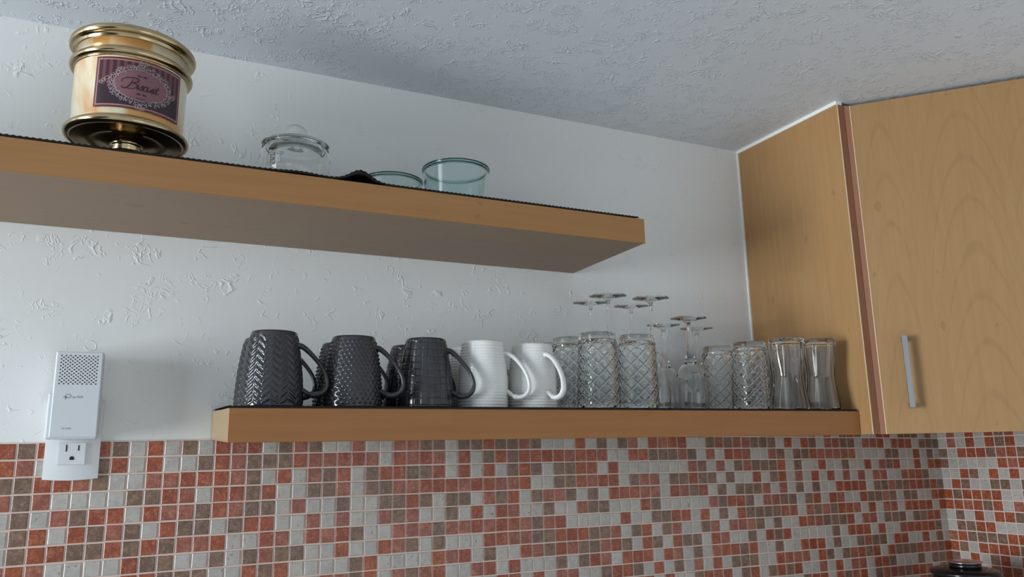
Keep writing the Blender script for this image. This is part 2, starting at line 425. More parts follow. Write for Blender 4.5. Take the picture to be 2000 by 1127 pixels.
# grout bed of the back wall follows the run of the rows
V, F = [], []
cs = list(range(-14, 82)) + [82.07]
for i, c in enumerate(cs):
    top = (sag(c) if c < 54 else min(sag(c) + PT, 0.011)) + ZO + 0.0004
    V += [(c * PT, GY, top), (c * PT, GY, ZO - 0.525), (c * PT, 0.0, top)]
    if i:
        a, b = (i - 1) * 3, i * 3
        F += [(a + 1, b + 1, b, a), (a, b, b + 2, a + 2)]
mesh_obj('grout', V, F, M_GROUT, wall_back)
backsplash(wall_back, cells, place_back, 300, None)
# right wall
def place_right(m, r):
    d = (1.0247 + m - 1 - .5) * PT if m > 1 else 0.5 * PT + 0.0006
    return (XC + GY + 0.0002, -d, ZO - (r - .5) * PT + sag(82) + 0.0196 * d + random.uniform(-.0003, .0003), -pi / 2, random.uniform(-.012, .012))
cells = []
for m_ in range(1, 31):
    for r in range(0, 21):
        code = RIGHT[r][m_ - 1] if r < len(RIGHT) and m_ <= 9 else rnd.choice('WWWRRPPBB')
        cells.append((m_, r, code))
cells.sort(key=lambda t: 0 if (t[0] <= 10 and t[1] <= 13) else 1)
mesh_obj('grout', [(XC + GY, 0, ZO + .013), (XC + GY, -.76, ZO + .028), (XC + GY, -.76, ZO - .525), (XC + GY, 0, ZO - .525), (XC, 0, ZO + .013), (XC, -.76, ZO + .028)],
         [(0, 1, 2, 3), (0, 4, 5, 1)], M_GROUT, wall_right)
backsplash(wall_right, cells, place_right, 140, None)

# ------------------------------------------------------------------ corner cabinet (built round its side panel)
CX, CD, CB, CT = 1.4595, 0.3039, -0.0064, 0.6720
cab = thing('corner_cabinet', 'diagonal corner wall cabinet in pale beech veneer with one door', 'cabinet', (CX, 0, CB))
def cbox(name, x0, x1, y0, y1, z0, z1, m, par=cab, bev=0.0): return box(name, x0 - CX, x1 - CX, y0, y1, z0 - CB, z1 - CB, m, par, bev)
cbox('side_panel', CX, CX + .0175, -CD, -0.003, CB, CT, M_PANEL)
cbox('panel_front_edge', CX + .0012, CX + .0188, -CD - .0012, -CD, CB, CT, M_EDGE)['label'] = 'raw reddish board edge'
cbox('edge_lip', CX - .0004, CX + .0012, -CD - .0014, -CD, CB, CT, M_LIP)['label'] = 'thin pale veneer lip'
P2 = (XC - CD, -(XC - CX))
cbox('side_panel', P2[0], XC - .004, P2[1] - .0, P2[1] + .018, CB, CT, M_PANEL)
# floor board of the cabinet: a pentagon
def prism(name, poly, z0, z1, m, par, loc=None):
    n = len(poly); V = [(x, y, z0) for x, y in poly] + [(x, y, z1) for x, y in poly]
    F = [tuple(range(n - 1, -1, -1)), tuple(range(n, 2 * n))] + [(i, (i + 1) % n, n + (i + 1) % n, n + i) for i in range(n)]
    o = mesh_obj(name, V, F, m, par, loc=loc); fix_normals(o.data); return o
pent = [(.019, -.004), (XC - CX - .006, -.004), (XC - CX - .006, P2[1] + .019), (P2[0] - CX + .004, P2[1] + .019), (.045, -.3088 + .020 / cos(radians(46.5)) - (.045 - .0317) * 1.054), (.019, -.27)]
prism('bottom_board', pent, .004, .022, M_PANEL, cab)
prism('top_board', pent, CT - CB - .022, CT - CB - .004, M_PANEL, cab)
# door: local x runs along the door, y = depth, set in the diagonal
DA = radians(46.5); DX, DY = 1.4912, -0.3088
DL, DZ0, DZ1 = 0.405, CB - .0002, 0.6728
door = bpy.data.objects.new('door', None)
dm = bpy.data.meshes.new('door')
door = link('door', dm, cab, (DX - CX, DY, 0.0)); door.rotation_euler = (0, 0, -DA)
bk = (Vector((1.4782, -0.3056, 0)) - Vector((DX, DY, 0)))
bx = bk.x * cos(DA) - bk.y * sin(DA); by = bk.x * sin(DA) + bk.y * cos(DA)
poly = [(0, 0), (DL, 0), (DL, .018), (.022, .018), (bx, by)]
z0, z1 = DZ0 - CB, DZ1 - CB
nn = len(poly); V = [(x, y, z0) for x, y in poly] + [(x, y, z1) for x, y in poly]
F = [tuple(range(nn - 1, -1, -1)), tuple(range(nn, 2 * nn))] + [(i, (i + 1) % nn, nn + (i + 1) % nn, nn + i) for i in range(nn)]
dm.from_pydata(V, [], F); dm.materials.append(M_DOOR); dm.materials.append(M_DEDGE)
fix_normals(dm)
for pl in dm.polygons:
    vs = [tuple(round(x, 4) for x in dm.vertices[v].co[:2]) for v in pl.vertices]
    if len(vs) == 4 and all(abs(v[0]) < .03 and v != (round(.022, 4), round(.018, 4)) for v in vs): pl.material_index = 1
mesh_obj('edge_lip', [(-.0009, -.0005, z0), (.0006, -.0009, z0), (.0006, -.0009, z1), (-.0009, -.0005, z1), (-.0009, .0006, z0), (-.0009, .0006, z1)],
         [(0, 1, 2, 3), (4, 0, 3, 5)], M_LIP, door)
# bow handle
hs0, hz0, hz1 = 0.0475, 0.0405 - CB, 0.1795 - CB
bm = bmesh.new()
box_bm(bm, hs0 - .0052, hs0 + .0052, -.0290, -.0225, hz0, hz1, .0008, 1)
box_bm(bm, hs0 - .0045, hs0 + .0045, -.0225, 0.0, hz0 + .001, hz0 + .010, .0006, 1)
box_bm(bm, hs0 - .0045, hs0 + .0045, -.0225, 0.0, hz1 - .010, hz1 - .001, .0006, 1)
bm_obj('handle', bm, M_STEEL, door)['label'] = 'slim brushed metal bow handle'
# caulk lines where panel meets ceiling and wall
struct(box('trim_1', CX - .004, CX + .012, -CD - .002, 0.0, ZO + CT, ZO + ZC, M_CAULK))
struct(box('trim_2', CX - .0035, CX, -.004, 0.0, ZO + .012, ZO + CT, M_CAULK))

# ------------------------------------------------------------------ shelves
UB, UT, UD, UX, UL = 0.3358, 0.3815, 0.2612, 0.9872, -0.55
us = thing('floating_shelf', 'upper floating beech shelf holding the gold jar and glass bowls', 'shelf', (UL, 0, UB), 'floating wall shelves')
def shelf(par, L, D, H, end_m, under, front):
    box('shelf_body', 0.0, L, -D + .004, -0.0005, .003, H, end_m, par)
    box('front_board', 0.0, L, -D, -D + .004, 0.0, H, front, par, .0008, seg=1)
    box('underside_panel', 0.0015, L - .0015, -D + .004, -0.0005, 0.0006, .003, under, par)['label'] = 'greyish underside board'
shelf(us, UX - UL, UD, UT - UB, M_END, M_UNDER, M_SHELF_UP)
TILT = 0.029
LXL, LD, LH = 0.2935, 0.2765, 0.0455
LB0 = 0.0010       # underside at the wall; the shelf droops a little to the front
ls = thing('floating_shelf', 'lower floating beech shelf lined with mugs and glasses', 'shelf', (LXL, 0, LB0), 'floating wall shelves')
ls.rotation_euler = (TILT, 0, 0)
shelf(ls, CX - .0008 - LXL, LD, LH, M_END, M_UNDER, M_SHELF)
def lz(y): return LB0 + LH + y * TILT       # top of the lower shelf

# knitted liners: rows of beads
def liner(name, L, D, bump, drop_left=0.0):
    pitch = .0074; sub = 4
    nx, ny = int(L / pitch) * sub, int(D / pitch) * sub
    V, F = [], []
    for j in range(ny + 1):
        for i in range(nx + 1):
            x, y = L * i / nx, -D * j / ny
            s = abs(sin(pi * i / sub)) * abs(sin(pi * (j + (sub / 2 if (i // sub) % 2 else 0)) / sub))
            s = abs(sin(pi * (i + .5) / sub)) * (0.55 + 0.45 * abs(sin(pi * (j + .5) / sub)))
            z = .0014 + .0026 * s ** 0.7
            z += bump(x, y)
            V.append((x, y, z))
    W = nx + 1
    for j in range(ny):
        for i in range(nx): F.append((j * W + i, (j + 1) * W + i, (j + 1) * W + i + 1, j * W + i + 1))
    b = len(V)
    for i in range(nx + 1): V.append((L * i / nx, -D, bump(L * i / nx, -D) * .75 + .0002))
    for i in range(nx): F.append((ny * W + i, b + i, b + i + 1, ny * W + i + 1))
    return mesh_obj(name, V, F, M_LINER, None, True)
def ub(x, y):
    X = x + UL
    return .017 * exp(-((X - .468 + .10 * (y + UD)) / .022) ** 2) * exp(-((y + UD) / .10) ** 2) + .003 * exp(-((X - .375) / .03) ** 2) * exp(-((y + UD) / .03) ** 2)
lu = liner('shelf_liner', UX - UL - .012, UD - .012, ub); lu.location = (UL, -.0125, ZO + UT)
tag(lu, 'black knitted liner on the upper shelf with a raised fold', 'liner', 'black shelf liners')
def lb(x, y): return -.0035 * max(0.0, (.012 - x) / .012) if x < .012 else 0.0
ll = liner('shelf_liner', CX - LXL - .004, LD - .004, lambda x, y: 0.0); ll.location = (LXL, 0, 0)
ll.location = (LXL - .001, -.0045, ZO + lz(-.0045)); ll.rotation_euler = (TILT, 0, 0)
tag(ll, 'black knitted liner under the mugs and tumblers on the lower shelf', 'liner', 'black shelf liners')
LT = .0040   # liner thickness

# ------------------------------------------------------------------ mugs (standing upside down)
def mug_profile(r0, rt, h, n=96, waist=1.9):
    """outer from the rim up to the foot, then the hollow inside"""
    out = [(r0 - .0035, .0006), (r0 - .0015, 0.0)]
    for i in range(n + 1):
        s = i / n; z = .0006 + (h - .0036) * s
        out.append((rt + (r0 - rt) * (1 - s ** waist), z))
    out += [(rt - .0009, h - .0012), (rt - .0025, h), (rt - .006, h), (rt - .008, h - .0018), (0.0, h - .0018)]
    ins = [(0.0, h - .007), (rt - .008, h - .0075)]
    for i in range(11):
        s = 1 - i / 10; ins.append((rt + (r0 - rt) * (1 - s ** waist) - .0042, .002 + (h - .014) * s))
    return out, ins
def herring(th, z, h):
    c = th / (2 * pi) * 22; tri = abs((c % 2) - 1)
    ph = z / .0102 + tri * 0.95
    e = min(1.0, max(0.0, (h - .004 - z) / .006)) * min(1.0, max(0.0, (z - .002) / .004))
    edge = min(1.0, abs((c % 1) - 0.5) and (0.5 - abs((c % 1) - .5)) / .10)
    return e * edge * (.0016 * (0.5 + 0.5 * sin(2 * pi * ph)) - .0008)
def hobnail(th, z, h):
    row = z / .0060; j = round(row); dz = (row - j) * .0060
    c = th / (2 * pi) * 34 + (.5 if j % 2 else 0); dx = (c - round(c)) * (2 * pi * .040 / 34)
    d2 = (dx * dx + dz * dz) / (.0022 ** 2)
    e = 1.0 if .002 < z < h - .005 else 0.0
    return e * .0014 * max(0.0, 1 - d2)
def gridp(th, z, h):
    c = th / (2 * pi) * 26; dc = abs((c % 1) - .5) * 2
    v = (z - .003) / .0108; dv = abs((v % 1) - .5) * 2
    k = lambda d: max(0.0, 1 - (1 - d) / .16)
    e = 1.0 if .003 < z < h - .004 else 0.0
    var = .0005 * sin(floor(c) * 2.3 + floor(v) * 1.7)
    return e * (-.0012 * max(k(dc), k(dv)) + var * (1 - max(k(dc), k(dv))))
def ribs(th, z, h):
    s = z / h
    a = .00042 if (s < .22 or s > .60) else .00016
    return a * sin(2 * pi * z / .0048) if .002 < z < h - .003 else 0.0
def make_mug(name, r0, rt, h, fn, m, naz, nz, waist, hp, label, loc, haz, group):
    root = thing(name, label, 'mug', loc, group)
    root.rotation_mode = 'ZYX'; root.rotation_euler = (TILT, 0, haz)
    out, ins = mug_profile(r0, rt, h, nz, waist)
    no = len(out)
    lathe('body', out + ins, naz, m, root, lambda i, th, r, z: fn(th, z, h) if 2 <= i < nz + 3 else 0.0, closed=True)
    path = spline([(r, 0, z) for r, z in hp], 6)
    V, F = sweep([Vector(p) for p in path], (0, 1, 0), .0062, .0038, 12, lambda s: 1.25 - .45 * sin(pi * min(1, s * 1.15)) if s < .87 else 0.95)
    hd = mesh_obj('handle', V, F, m, root, True); fix_normals(hd.data)
    return root
def copy_tree(src, label, loc, haz, scale=1.0):
    r = src.copy(); COL.objects.link(r); r['label'] = label
    r.location = (loc[0], loc[1], loc[2] + ZO); r.rotation_euler = (TILT, 0, haz); r.scale = (scale,) * 3
    for ch in src.children:
        c = ch.copy(); COL.objects.link(c); c.parent = r
    return r
HP = [(.033, .0885), (.041, .0865), (.052, .0775), (.063, .0655), (.0725, .052), (.0775, .039), (.0770, .0275), (.0710, .0195), (.0610, .0165), (.0510, .0185), (.0425, .0240)]
HPW = [(.034, .0875), (.042, .0865), (.054, .0790), (.0645, .0670), (.0730, .0525), (.0770, .0390), (.0765, .0275), (.0700, .0190), (.0600, .0160), (.0500, .0190), (.0400, .0270)]
def on(y): return lz(y) + LT - .0004
GM = 'upside-down mugs on the lower shelf'
mh = make_mug('mug', .0438, .0328, .1080, herring, M_GREY, 352, 130, 1.9, HP,
              'charcoal herringbone mug upside down at the front left of the lower shelf', (.3565, -.212, on(-.212)), radians(-18), GM)
copy_tree(mh, 'charcoal mug mostly hidden behind the herringbone mug', (.3590, -.112, on(-.112)), radians(-22), 1.0)
mb = make_mug('mug', .0442, .0323, .1055, hobnail, M_GREY, 306, 126, 1.9, HP,
              'charcoal hobnail mug upside down beside the herringbone mug', (.4735, -.213, on(-.213)), radians(-31), GM)
copy_tree(mb, 'charcoal mug mostly hidden behind the hobnail mug', (.4800, -.108, on(-.108)), radians(-30), 1.0)
mg = make_mug('mug', .0448, .0313, .1075, gridp, M_GREY, 312, 120, 1.9, HP,
              'charcoal grid-patterned mug upside down beside the white mugs', (.5890, -.212, on(-.212)), radians(-35), GM)
copy_tree(mg, 'charcoal mug mostly hidden behind the grid-patterned mug', (.5945, -.112, on(-.112)), radians(-32), .985)
mw = make_mug('mug', .0415, .0340, .1072, ribs, M_WHITE, 128, 160, 2.6, HPW,
              'white ribbed mug upside down next to the charcoal grid-patterned mug', (.6865, -.212, on(-.212)), radians(-37), GM)
copy_tree(mw, 'white ribbed mug mostly hidden behind another white mug', (.7040, -.120, on(-.120)), radians(-40), .99)
copy_tree(mw, 'white ribbed mug upside down next to the diamond-cut tumblers', (.7765, -.213, on(-.213)), radians(-76), .988)

# ------------------------------------------------------------------ tumblers with a diamond lattice (upside down)
def tumbler(label, loc, rz):
    H, R0, RT = .131, .0370, .0322
    n = 110; out = [(R0 - .0026, .0004), (R0 - .001, 0.0)]
    def ro(z): return RT + (R0 - RT) * (1 - (z / H) ** 1.25)
    for i in range(n + 1):
        z = .0006 + (H - .0062) * i / n; out.append((ro(z), z))
    out += [(r_ + RT - .0052, z_ + H - .0052) for r_, z_ in arc(0, 0, .0052, 8, 90, 8)] + [(RT - .0085, H - .0008), (RT - .014, H - .0024), (0.0, H - .0030)]
    ins = [(0.0, H - .0105), (RT - .014, H - .0110), (RT - .0070, H - .0135)]
    for i in range(13):
        z = (H - .022) * (1 - i / 12) + .001; ins.append((ro(z) - .0040, z))
    def dsp(i, th, r, z):
        if not 2 <= i < n + 3: return 0.0
        e = min(1.0, max(0.0, (H - .013 - z) / .003)) * min(1.0, max(0.0, (z - .001) / .003))
        a = th / (2 * pi) * 10; v = z / .0215
        p_, q_ = a + v, a - v
        u1, u2 = abs((p_ % 1) - .5) * 2, abs((q_ % 1) - .5) * 2        # 1 at the lines
        ridge = max(exp(-((1 - u1) / .15) ** 2), exp(-((1 - u2) / .15) ** 2))
        pil = (1 - u1 * u1) * (1 - u2 * u2)
        return e * (.0019 * ridge + .0006 * pil - .0006)
    o = lathe('diamond_tumbler', out + ins, 240, M_PRESSED, None, dsp)
    o.location = (loc[0], loc[1], loc[2] + ZO); o.rotation_mode = 'ZYX'; o.rotation_euler = (TILT, 0, rz)
    return tag(o, label, 'glass', 'diamond-cut tumblers on the lower shelf')
tb = None
for (x, y, rz, lab) in [(.9015, -.2190, .1, 'diamond-cut tumbler upside down, tallest in view of the trio beside the white mug'),
                        (.9845, -.2165, .35, 'diamond-cut tumbler upside down, right-hand one of the trio below the tall wine stems'),
                        (.8935, -.1360, .6, 'diamond-cut tumbler seen through the handle of the right-hand white mug'),
                        (.9134, -.0460, .2, 'diamond-cut tumbler almost hidden behind the right-hand white mug, against the wall'),
                        (1.2570, -.1150, .5, 'diamond-cut tumbler set back between the short goblet and the front tumbler'),
                        (1.2575, -.2030, .05, 'diamond-cut tumbler at the front next to the wavy glasses')]:
    if tb is None: tb = tumbler(lab, (x, y, on(y)), rz)
    else:
        o = tb.copy(); COL.objects.link(o); o['label'] = lab
        o.location = (x, y, ZO + on(y)); o.rotation_euler = (TILT, 0, rz)

# ------------------------------------------------------------------ stemmed glasses (upside down)
def stem_glass(name, H, hb, rb, rs, rf, flare, label, loc, group):
    root = thing(name, label, 'wine glass', loc, group); root.rotation_euler = (TILT, 0, 0)
    # bowl: open mouth at z = 0, dome at hb
    out, ins = [], []
    N = 26
    for i in range(N + 1):
        s = i / N; a = s * pi / 2
        z = hb * (0.0 + s)
        k = s ** 2.6
        r = (rb * (0.90 + 0.10 * sin(pi * min(1, s * 1.35 + .12)))) * sqrt(max(0.0, 1 - k * k)) if s < 1 else 0.0
        out.append((max(r, rs * 1.05), z))
    ins = [(max(r - .0012, 0.0), z - (.0022 if i > 18 else 0.0)) for i, (r, z) in enumerate(out)]
    ins = [(r if r > rs else 0.0, z) for r, z in ins]
    cut = next((i for i, (r, z) in enumerate(ins) if r == 0.0), len(ins) - 1)
    loop = [(out[0][0] - .0006, -.0000)] + out + [(0.0, hb)] + [(0.0, ins[cut][1])] + list(reversed(ins[1:cut]))
    lathe('bowl', loop, 72, M_GLASS, root)
    ft = H - .0012
    st = [(0.0, hb + .0001)]
    NS = 22
    for i in range(NS + 1):
        s = i / NS; z = hb + .0002 + (ft - .013 - hb) * s
        st.append((rs + flare * rs * exp(-s * 6.0) + .0010 * exp(-((s - .93) / .035) ** 2), z))
    st += [(0.0, ft - .0128)]
    lathe('stem', st, 32, M_GLASS, root)
    fo = [(0.0, ft - .0126), (rs * 1.05, ft - .0126), (rs * 1.5, ft - .0095), (rs * 2.9, ft - .0062), (rf * .5, ft - .0038), (rf * .8, ft - .0019), (rf * .97, ft - .0012), (rf, ft - .0002), (rf * .97, ft + .0008), (rf * .5, ft - .0009), (0.0, ft - .0026)]
    lathe('foot', fo, 72, M_GLASS, root)
    return root
def glass_copy(src, label, loc, sc=1.0):
    return copy_tree_g(src, label, loc, sc)
def copy_tree_g(src, label, loc, sc):
    r = src.copy(); COL.objects.link(r); r['label'] = label; r.location = (loc[0], loc[1], loc[2] + ZO); r.scale = (sc,) * 3
    for ch in src.children:
        c = ch.copy(); COL.objects.link(c); c.parent = r
    return r
GT = 'tall wine glasses behind the tumblers'; GS = 'short goblets between the tumblers'
t1 = stem_glass('wine_glass', .215, .112, .0325, .0030, .0355, .9, 'tall wine glass upside down with the highest foot, behind the trio of tumblers', (.9745, -.1420, on(-.142)), GT)
copy_tree_g(t1, 'tall wine glass upside down, leftmost of the four tall stems', (.9830, -.0640, on(-.064)), .995)
copy_tree_g(t1, 'tall wine glass upside down, third tall stem from the left, set back to the wall', (1.0870, -.0530, on(-.053)), 1.0)
copy_tree_g(t1, 'tall wine glass upside down, rightmost of the four tall stems', (1.0660, -.1510, on(-.151)), 1.0)
s1 = stem_glass('goblet', .180, .094, .0335, .0042, .0350, 2.2, 'short goblet upside down with a thick stem, frontmost of the three goblets', (1.1510, -.1560, on(-.156)), GS)
copy_tree_g(s1, 'short goblet upside down, left of the front goblet and close to the wall', (1.1590, -.0620, on(-.062)), .99)
copy_tree_g(s1, 'short goblet upside down, right of the front goblet and behind a tumbler', (1.2600, -.0430, on(-.043)), .99)

# ------------------------------------------------------------------ wavy hourglass glasses
def wavy(label, loc, rz):
    H = .1395; N = 60
    def ro(z):
        s = z / H
        if s < .46: return .0282 + (.0365 - .0282) * (1 - s / .46) ** 1.25
        return .0282 + (.0322 - .0282) * (0.5 - .5 * cos(pi * min(1, (s - .46) / .40)))
    out = [(.0340, .0003), (.0356, 0.0)]
    for i in range(N + 1):
        z = .0006 + (H - .0026) * i / N; out.append((ro(z), z))
    out += [(.0316, H - .0006), (.0298, H), (.020, H - .0010), (0.0, H - .0010)]
    ins = [(0.0, H - .006), (.022, H - .0065), (.0275, H - .0105)]
    for i in range(25):
        z = (H - .013) * (1 - i / 24) + .001; ins.append((ro(z) - .0040, z))
    def dsp(i, th, r, z):
        if not 2 <= i < N + 3: return 0.0
        s = z / H
        wv = abs(s - .46) / .46
        k = abs(((th / (2 * pi) * 6) % 1) - .5) * 2
        amp = .0040 * (0.35 + 0.65 * min(1, wv)) * min(1.0, (1 - s) / .06)
        return amp * (k ** 1.5 - .45)
    o = lathe('wavy_glass', out + ins, 144, M_GLASS, None, dsp)
    o.location = (loc[0], loc[1], loc[2] + ZO); o.rotation_mode = 'ZYX'; o.rotation_euler = (TILT, 0, rz)
    return tag(o, label, 'glass', 'wavy glasses at the cabinet end')
h1 = wavy('wavy hourglass tumbler at the front, second from the cabinet side', (1.3335, -.2250, on(-.225)), .2)
for (x, y, rz, lab) in [(1.4070, -.2360, .45, 'wavy hourglass tumbler nearest the cabinet side at the shelf front'),
                        (1.4170, -.1300, .3, 'wavy hourglass tumbler standing behind the two front ones')]:
    o = h1.copy(); COL.objects.link(o); o['label'] = lab; o.location = (x, y, ZO + on(y)); o.rotation_euler = (TILT, 0, rz)

# ------------------------------------------------------------------ biscuit jar on the upper shelf
UZ = UT + LT - .0004
jar = thing('biscuit_jar', 'gold rimmed cream pedestal jar with a maroon biscuit label', 'jar', (.1405, -.150, UZ))
lathe('stem', [(0, 0), (.0285, 0), (.0300, .002), (.0285, .005), (.0215, .0075), (.0195, .010), (.0205, .013), (.0185, .016), (.0160, .020), (.0160, .030), (.0185, .033), (.0205, .036), (.0200, .040), (.0215, .0435), (.0240, .046), (0, .046)], 64, M_GOLD, jar)
lathe('underside', [(0, .0455), (.024, .0455), (.030, .0462), (.036, .0478), (.048, .0490), (.052, .0478), (.056, .0488), (.068, .0500), (.0755, .0500), (.079, .0505), (.079, .0560), (0, .056)], 96, M_GOLDD, jar)['label'] = 'gold underside with its dark reflections in the colour'
lathe('lower_rim', [(.0755, .0500)] + arc(.0788, .0562, .0062, -90, 90, 12) + [(.0762, .0650), (.0755, .064)], 96, M_GOLD, jar, closed=True)
RB = .0765
lathe('body', [(0, .0565), (.0745, .0565), (RB, .066), (RB - .0005, .070), (RB + .0003, .110), (RB + .0008, .156), (RB + .0006, .184), (0, .184)], 128, M_CREAM, jar)
lathe('gold_band', [(.074, .1520), (.0782, .1522), (.0790, .1535), (.0786, .1545)] + arc(.0793, .1600, .0055, -85, 85, 12) + [(.0788, .1660), (.0792, .1668), (.0786, .1678), (.074, .1678)], 128, M_GOLD, jar, closed=True)
lathe('top_rim', [(.072, .1815), (.0782, .1815), (.0796, .1824), (.0792, .1840), (.0812, .1856), (.0820, .1874)] + arc(.0805, .1925, .0072, -50, 95, 14) + [(.070, .2005), (.0, .2015), (0, .1800)], 128, M_GOLD, jar, closed=False)
A0, A1, LZ0, LZ1 = radians(-124), radians(-32), .0735, .1495
def lab_pt(u, v, off):
    a = A0 + (A1 - A0) * u; z = LZ0 + (LZ1 - LZ0) * v; r = RB + .0011 + off
    return Vector((r * cos(a), r * sin(a), z))
NU, NV = 48, 12; V, F, UVs = [], [], []
for j in range(NV + 1):
    for i in range(NU + 1):
        V.append(lab_pt(i / NU, j / NV, .0002)); UVs.append((i / NU, j / NV))
for j in range(NV):
    for i in range(NU): F.append((j * (NU + 1) + i, j * (NU + 1) + i + 1, (j + 1) * (NU + 1) + i + 1, (j + 1) * (NU + 1) + i))
lab = mesh_obj('label_panel', V, F, M_LABEL, jar, True)
uvl = lab.data.uv_layers.new(name='UVMap')
for lp in lab.data.loops: uvl.data[lp.index].uv = UVs[lp.vertex_index]
ASP = RB * (A1 - A0) / (LZ1 - LZ0)     # width over height of the label
def stroke(pts, wdt, off, V, F, close=False):
    """flat printed stroke lying on the label; pts in (u, v)"""
    pts = [Vector((p[0] * ASP, p[1])) for p in pts]; L = len(pts); b = len(V)
    for i, p in enumerate(pts):
        tg = pts[min(i + 1, L - 1)] - pts[max(i - 1, 0)]
        if tg.length < 1e-9: tg = Vector((1, 0))
        nr = Vector((-tg.y, tg.x)).normalized()
        ww = wdt(i / max(1, L - 1)) if callable(wdt) else wdt
        for sgn in (-1, 1):
            q = p + nr * ww * sgn * .5
            V.append(lab_pt(q.x / ASP, q.y, off))
    for i in range(L - 1): F.append((b + 2 * i, b + 2 * i + 2, b + 2 * i + 3, b + 2 * i + 1))
def sp2(pts, per=7): return [(p.x, p.y) for p in spline([(a, b, 0) for a, b in pts], per)]
# scrollwork frame round the oval
V, F = [], []
rs_ = random.Random(11)
def curl(cu, cv, ang, size, turns, flip):
    pts = []
    for i in range(16):
        s = i / 15; a = ang + flip * turns * 2 * pi * s; r = size * (1 - .72 * s)
        pts.append((cu + r * cos(a) / ASP, cv + r * sin(a)))
    stroke(pts, lambda s:   .013 * (1 - .4 * s), .0004, V, F)
NC = 40
for i in range(NC):
    a = 2 * pi * i / NC
    for ring_, sz in ((1.02, .046), (1.15, .034)):
        u = .50 + .300 * ring_ * cos(a + rs_.uniform(-.04, .04)); v = .49 + .305 * ring_ * sin(a + rs_.uniform(-.04, .04)) * (1.08 if ring_ > 1 else 1)
        curl(u, v, rs_.uniform(0, 6.28), sz * rs_.uniform(.75, 1.2), rs_.uniform(.8, 1.25), rs_.choice((-1, 1)))
for (u, v, s_) in ((.50, .90, .07), (.47, .93, .05), (.53, .93, .05), (.50, .07, .07), (.47, .05, .05), (.53, .05, .05), (.10, .52, .05), (.07, .50, .04), (.14, .56, .06), (.90, .50, .05), (.86, .46, .06)):
    curl(u, v, rs_.uniform(0, 6.28), s_, 1.1, rs_.choice((-1, 1)))
stroke([(.50 + .300 * cos(2 * pi * i / 60), .49 + .300 * sin(2 * pi * i / 60)) for i in range(61)], .010, .00035, V, F)
o = mesh_obj('scrollwork_print', V, F, M_SILVER, lab); o['label'] = 'silver scroll frame'; o['kind'] = 'stuff'
# script lettering: Biscuit
V, F = [], []
def letter(strokes, x0, y0, sc, wd=.020):
    for s in strokes:
        stroke([(x0 + (p[0] + .22 * p[1]) * sc / ASP, y0 + p[1] * sc) for p in sp2(s)], lambda t_: wd * (.55 + .75 * sin(pi * t_) ** 2), .0006, V, F)
SCR = {
 'B': [[(-.55, .55), (-.70, .85), (-.35, 1.15), (.2, 1.25), (.75, 1.2), (.85, .95), (.6, .72), (.25, .65), (.7, .6), (.85, .3), (.6, .03), (.2, -.05), (-.05, .12)],
       [(.35, 1.1), (.25, .7), (.15, .3), (-.1, 0), (-.45, -.02), (-.5, .2)]],
 'i': [[(-.1, .15), (.12, .5), (.1, .2), (.15, .02), (.38, .2)], [(.2, .70), (.22, .76)]],
 's': [[(-.1, .1), (.25, .52), (.22, .3), (.3, .1), (.12, -.02), (-.02, .08)], [(.2, 0), (.45, .18)]],
 'c': [[(.38, .42), (.25, .52), (.06, .35), (.05, .1), (.2, -.02), (.5, .2)]],
 'u': [[(-.08, .3), (.08, .5), (.04, .15), (.14, 0), (.35, .2), (.45, .5)], [(.45, .5), (.42, .15), (.5, 0), (.7, .2)]],
 't': [[(-.02, .2), (.25, .85)], [(.25, .85), (.12, .15), (.2, 0), (.45, .15)], [(-.02, .55), (.4, .58)]],
}
x = .345
for ch, adv in (('B', .090), ('i', .030), ('s', .036), ('c', .038), ('u', .056), ('i', .030), ('t', .04)):
    letter(SCR[ch], x, .40, .185 if ch != 'B' else .175); x += adv * 1.05
for (u, v) in ((.47, .66), (.53, .655), (.47, .30), (.53, .295)):
    stroke(sp2([(u - .022, v), (u - .008, v + .022), (u, v), (u + .008, v + .022), (u + .022, v)]), .016, .0006, V, F)
stroke(sp2([(.45, .235), (.50, .225), (.55, .235)]), .010, .0006, V, F)
o = mesh_obj('script_lettering', V, F, M_INK, lab); o['label'] = 'dark script word Biscuit'

# ------------------------------------------------------------------ clear cookie jar
ck = thing('cookie_jar', 'clear glass cookie jar with a ring handled lid', 'jar', (.3893, -.130, UZ))
R = .0572
out = [(0, 0), (R - .006, 0), (R - .001, .003), (R, .008), (R, .066), (R - .0008, .072), (R - .0030, .078), (R - .0060, .083), (R - .0070, .0865)]
ins = [(R - .0095, .0865), (R - .0085, .082), (R - .0056, .077), (R - .0036, .071), (R - .0030, .060), (R - .0030, .012), (R - .008, .006), (0, .006)]
lathe('body', out + ins, 112, M_GLASS, ck, closed=False)
ld = lathe('lid', [(0, .0800), (.030, .0795), (.0425, .0800), (.0440, .0835), (.0440, .0874), (.0530, .0876)] + arc(.0530, .0899, .0023, -90, 90, 8) + [(.046, .0928), (.025, .0948), (0, .0955), ], 112, M_GLASS, ck, closed=False)
path = [Vector((.0165 * cos(radians(a)), 0, .1090 + .0165 * sin(radians(a)))) for a in range(-128, 309 - 0, 6)]
path = [p for p in path]
V, F = sweep(path, (0, 1, 0), .0060, .0048, 16)
o = mesh_obj('ring_handle', V, F, M_GLASS, ld, True); fix_normals(o.data); o.rotation_euler = (0, 0, radians(12)); o.location = (0, 0, .0)
